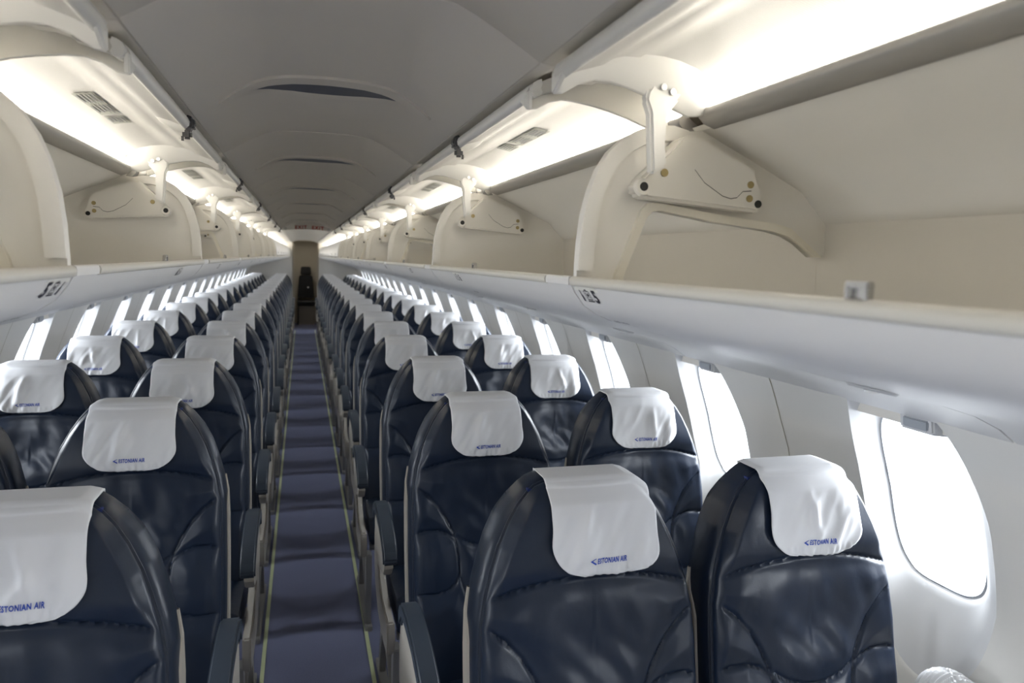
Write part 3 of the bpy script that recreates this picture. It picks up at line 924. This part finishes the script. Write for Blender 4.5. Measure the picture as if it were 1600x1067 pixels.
def cover_mesh(seed):
    NU, NS = 56, 84; mb = MB(); v = []
    ss = [-.095 + (.170+.095)*j/NS for j in range(NS+1)]
    for s in ss:
        for i in range(NU+1): v.append(cover_surface(-1+2*i/NU, s, seed))
    n = NU+1
    f = [(j*n+i, j*n+i+1, (j+1)*n+i+1, (j+1)*n+i) for j in range(NS) for i in range(NU)]
    mb.add(v, f)
    # hem: small return to give the cloth an edge
    edge = [v[j*n] for j in range(NS+1)] + [v[NS*n+i] for i in range(1, n)] + [v[j*n+NU] for j in range(NS-1, -1, -1)]
    e2 = [(x*.985, y+.0035, z+.0008) for x, y, z in edge]; m = len(edge)
    mb.add(edge+e2, [(i, i+1, m+i+1, m+i) for i in range(m-1)])
    return mb.mesh('headrest_cover', M['cloth'], smooth=180)
def logo_mesh(seed):
    vs, fs = text_mesh('ESTONIAN AIR', .0132, shear=.18, bold=.00040, spacing=1.12, small_caps=.80)
    w0 = max(x for x, y in vs)-min(x for x, y in vs); k_ = .0575/w0
    vs = [(x*k_+.0055+TX[0], y*1.0) for x, y in vs]
    arrow = [(-.0385, .0045), (-.0285, .0105), (-.0262, .0105), (-.0345, .0046), (-.0290, -.0002), (-.0262, -.0030), (-.0285, -.0032)]
    arrow = [(-.0360, .0045), (-.0262, .0095), (-.0242, .0095), (-.0315, .0048), (-.0250, .0008), (-.0265, -.0018)]
    arrow = [(x+TX[0], y) for x, y in arrow]
    mb = MB()
    def place(x, y):
        s = .1475 - y
        H = .184
        # find u for this x
        lo = cover_surface(1, s, seed)[0] - XO[0]
        return cover_surface(max(-1, min(1, x/lo)), s, seed, .0011)
    mb.add([place(x, y) for x, y in vs], fs)
    mb.add([place(x, y) for x, y in arrow], [tuple(range(len(arrow)))])
    return mb.mesh('printed_logo', M['blue_ink'], smooth=180)
COVERS = [(cover_mesh(s), logo_mesh(s)) for s in (1, 2, 3, 4)]
SPECIAL = {}
for key, xo, sd_ in ((('aisle', 1, 0), .019, 2), (('window', 1, 0), .006, 3)):
    XO[0] = xo; SPECIAL[key] = (cover_mesh(sd_), logo_mesh(sd_))
XO[0] = 0.0; TX[0] = .017; SPECIAL[('aisle', -1, 0)] = (COVERS[3][0], logo_mesh(4)); TX[0] = 0.0
ME['tab'] = MB().prism([(spine(ZT)-.014, ZT-.018), (spine(ZT)-.014, ZT-.0115), (spine(ZT)+.012, ZT-.0115), (spine(ZT)+.012, ZT-.018)], -.109, .109, axis='x').mesh('velcro_strip', M['velcro'], bevel=.001)

# armrests, end panels, legs  (for a seat whose aisle side is at -x)
ARM_PROF = [(-.225, .700), (-.225, .728), (-.245, .752), (-.29, .764), (-.36, .766), (-.44, .758), (-.52, .742), (-.58, .722), (-.620, .698), (-.632, .672), (-.625, .655), (-.610, .652), (-.590, .678), (-.54, .702), (-.46, .722), (-.36, .732), (-.28, .728), (-.255, .705), (-.252, .690)]
ARM_PROF = [(-.250+(y+.225)*.90, z) for y, z in ARM_PROF]
def arm_meshes(x0, x1, mir):
    a = MB().prism(ARM_PROF, x0, x1, axis='x').mesh('armrest', M['navy'], mirror=mir, bevel=.005, seg=3)
    ins = [(-.258, .69), (-.28, .722), (-.36, .728), (-.46, .718), (-.54, .698), (-.59, .674), (-.610, .640), (-.56, .60), (-.42, .575), (-.30, .565), (-.262, .60)]
    ins = [(-.250+(y+.225)*.90, z) for y, z in ins]
    b = MB().prism(ins, x0+.006, x1-.012, axis='x').mesh('armrest_insert', M['beige'], mirror=mir, bevel=.003)
    return a, b
def end_panel(x0, x1, mir):
    p = [(-.185, .66), (-.165, .60), (-.165, .50), (-.20, .42), (-.30, .355), (-.50, .335), (-.585, .345), (-.600, .40), (-.585, .455), (-.50, .45), (-.40, .455), (-.325, .49), (-.285, .55), (-.27, .62), (-.265, .70), (-.215, .715)]
    return MB().prism(p, x0, x1, axis='x').mesh('end_panel', M['taupe'], mirror=mir, bevel=.006, seg=2)
def leg_meshes(x0, x1, mir):
    f = MB().prism([(-.56, .345), (-.50, .345), (-.47, .02), (-.50, .0), (-.53, .0), (-.535, .03)], x0, x1, axis='x').mesh('leg', M['frame'], mirror=mir, bevel=.004)
    r = MB().prism([(-.26, .36), (-.21, .38), (-.08, .03), (-.06, .0), (-.13, .0), (-.13, .03)], x0, x1, axis='x').mesh('leg', M['frame'], mirror=mir, bevel=.004)
    s = MB().prism([(-.56, .0), (-.02, .0), (-.02, .022), (-.56, .022)], x0-.004, x1+.004, axis='x').mesh('floor_fitting', M['frame'], mirror=mir, bevel=.003)
    b = MB().prism([(-.53, .10), (-.49, .10), (-.12, .27), (-.16, .29)], x0+.004, x1-.004, axis='x').mesh('brace', M['frame'], mirror=mir, bevel=.003)
    return f, r, s, b
ME['beam'] = MB().cyl((-.205, -.46, .345), .018, .41, axis='x').cyl((-.205, -.22, .345), .018, .41, axis='x').mesh('frame_tubes', M['frame'])
ME['buckle'] = MB().box(.11, .155, -.30, -.26, .478, .500).box(.10, .165, -.27, -.16, .472, .482).mesh('belt_buckle', M['steel'], bevel=.004)
SIDE = {}
for mir in (False, True):
    SIDE[mir] = dict(arm=arm_meshes(-.268, -.222, mir), end=end_panel(-.252, -.226, mir), leg=leg_meshes(-.226, -.202, mir),
                     cen=arm_meshes(-.232, -.206, mir),
                     cenp=MB().prism([(-.16, .66), (-.15, .50), (-.20, .42), (-.30, .40), (-.30, .50), (-.24, .60), (-.24, .70), (-.19, .71)], -.238, -.216, axis='x').mesh('armrest_support', M['beige'], mirror=mir, bevel=.005),
                     buckle=MB().box(-.243, -.222, -.16, -.145, .755, .785).mesh('arm_pivot', M['steel'], mirror=mir, bevel=.003))
cover_of = {}
def make_seat(side, kind):
    mir = side < 0
    r = empty('airline_seat')
    link('backrest', ME['backrest'], r)
    sh = link('back_shell', ME['shell'], r); link('tray_table', ME['tray'], sh)
    link('seat_cushion', ME['cushion'], r)
    link('frame_tubes', ME['beam'], r)
    c = link('headrest_cover', COVERS[0][0], r); c['label'] = 'white cloth headrest cover with small blue airline lettering'
    link('printed_logo', COVERS[0][1], c); link('velcro_strip', ME['tab'], c)
    D = SIDE[mir]
    if kind == 'aisle':
        a = link('armrest', D['arm'][0], r); link('armrest_insert', D['arm'][1], a)
        link('end_panel', D['end'], r)
        for i in (0, 1): link('leg', D['leg'][i], r)
        link('floor_fitting', D['leg'][2], r); link('brace', D['leg'][3], r)
    else:
        a = link('armrest', D['cen'][0], r); link('armrest_insert', D['cen'][1], a)
        link('armrest_support', D['cenp'], r)
        D2 = SIDE[not mir]
        link('belt_buckle', ME['buckle'], r)
        a2 = link('armrest', D2['cen'][0], r); a2.location = (0, 0, 0); link('armrest_insert', D2['cen'][1], a2)
        for i in (0, 1): l = link('leg', D['leg'][i], r)
        link('floor_fitting', D['leg'][2], r)
    return r
SX = {'aisle': .456, 'window': .925}
NROWS = 19
Y_ROW0 = 1.231
adj = {('aisle', 1, 0): (-.010, 0, -.002), ('aisle', 1, 1): (-.012, 0, 0), ('aisle', 1, 3): (-.018, 0, 0), ('window', 1, 0): (-.026, 0, -.006), ('aisle', -1, 0): (0, 0, .010), ('aisle', -1, 1): (-.003, 0, .006)}
wordk = {'aisle': 'aisle', 'window': 'window'}
rnd = random.Random(11)
for side in (1, -1):
    for kind in ('aisle', 'window'):
        proto = None
        for i in range(NROWS):
            if side < 0 and kind == 'window' and i == 0: continue      # lies wholly outside the photograph
            if proto is None: o = proto = make_seat(side, kind)
            else: o = copy_tree(proto)
            dx, dy, dz = adj.get((kind, side, i), (0, 0, 0))
            o.location = (side*SX[kind]+dx + (rnd.random()-.5)*.006, Y_ROW0+i*P+dy, dz)
            o.rotation_euler = (0, 0, (rnd.random()-.5)*.03)
            cm, lm = SPECIAL.get((kind, side, i), COVERS[rnd.randrange(4)])
            for ch in o.children:
                if ch.name.startswith('headrest_cover'):
                    ch.data = cm
                    for g in ch.children:
                        if g.name.startswith('printed_logo'): g.data = lm
            sd = 'right' if side > 0 else 'left'
            if i == 0:
                lab = 'navy leather %s seat %s of the aisle in the row nearest the camera' % (kind, sd)
            else:
                lab = 'navy leather %s seat %s of the aisle in the %s row from the camera' % (kind, sd, ordn(i))
            tag(o, lab, 'airline seat', 'airline seats')

# ribbed cap low on the sidewall under the nearest right window
mb = MB(); nn, mm = 160, 18; v = []
for j in range(mm+1):
    a = math.pi/2*j/mm
    for i in range(nn):
        b = 2*math.pi*i/nn
        y = .062*math.cos(a)*math.cos(b); x = .050*math.cos(a)*math.sin(b); z = .052*math.sin(a)
        k = 1+.06*math.cos(y*620)
        v.append((x*k, y, z*k))
mb.add(v, [(j*nn+i, j*nn+(i+1) % nn, (j+1)*nn+(i+1) % nn, (j+1)*nn+i) for j in range(mm) for i in range(nn)] + [tuple(range(nn))])
mb.box(0, .10, -.05, .05, -.03, .0)
cap = mb.build('ribbed_cap', M['win_frame'], smooth=60)
cap.location = (1.125, 1.015, .807)
tag(cap, 'small white ribbed cap fixed low on the sidewall below the nearest right window', 'wall fitting')
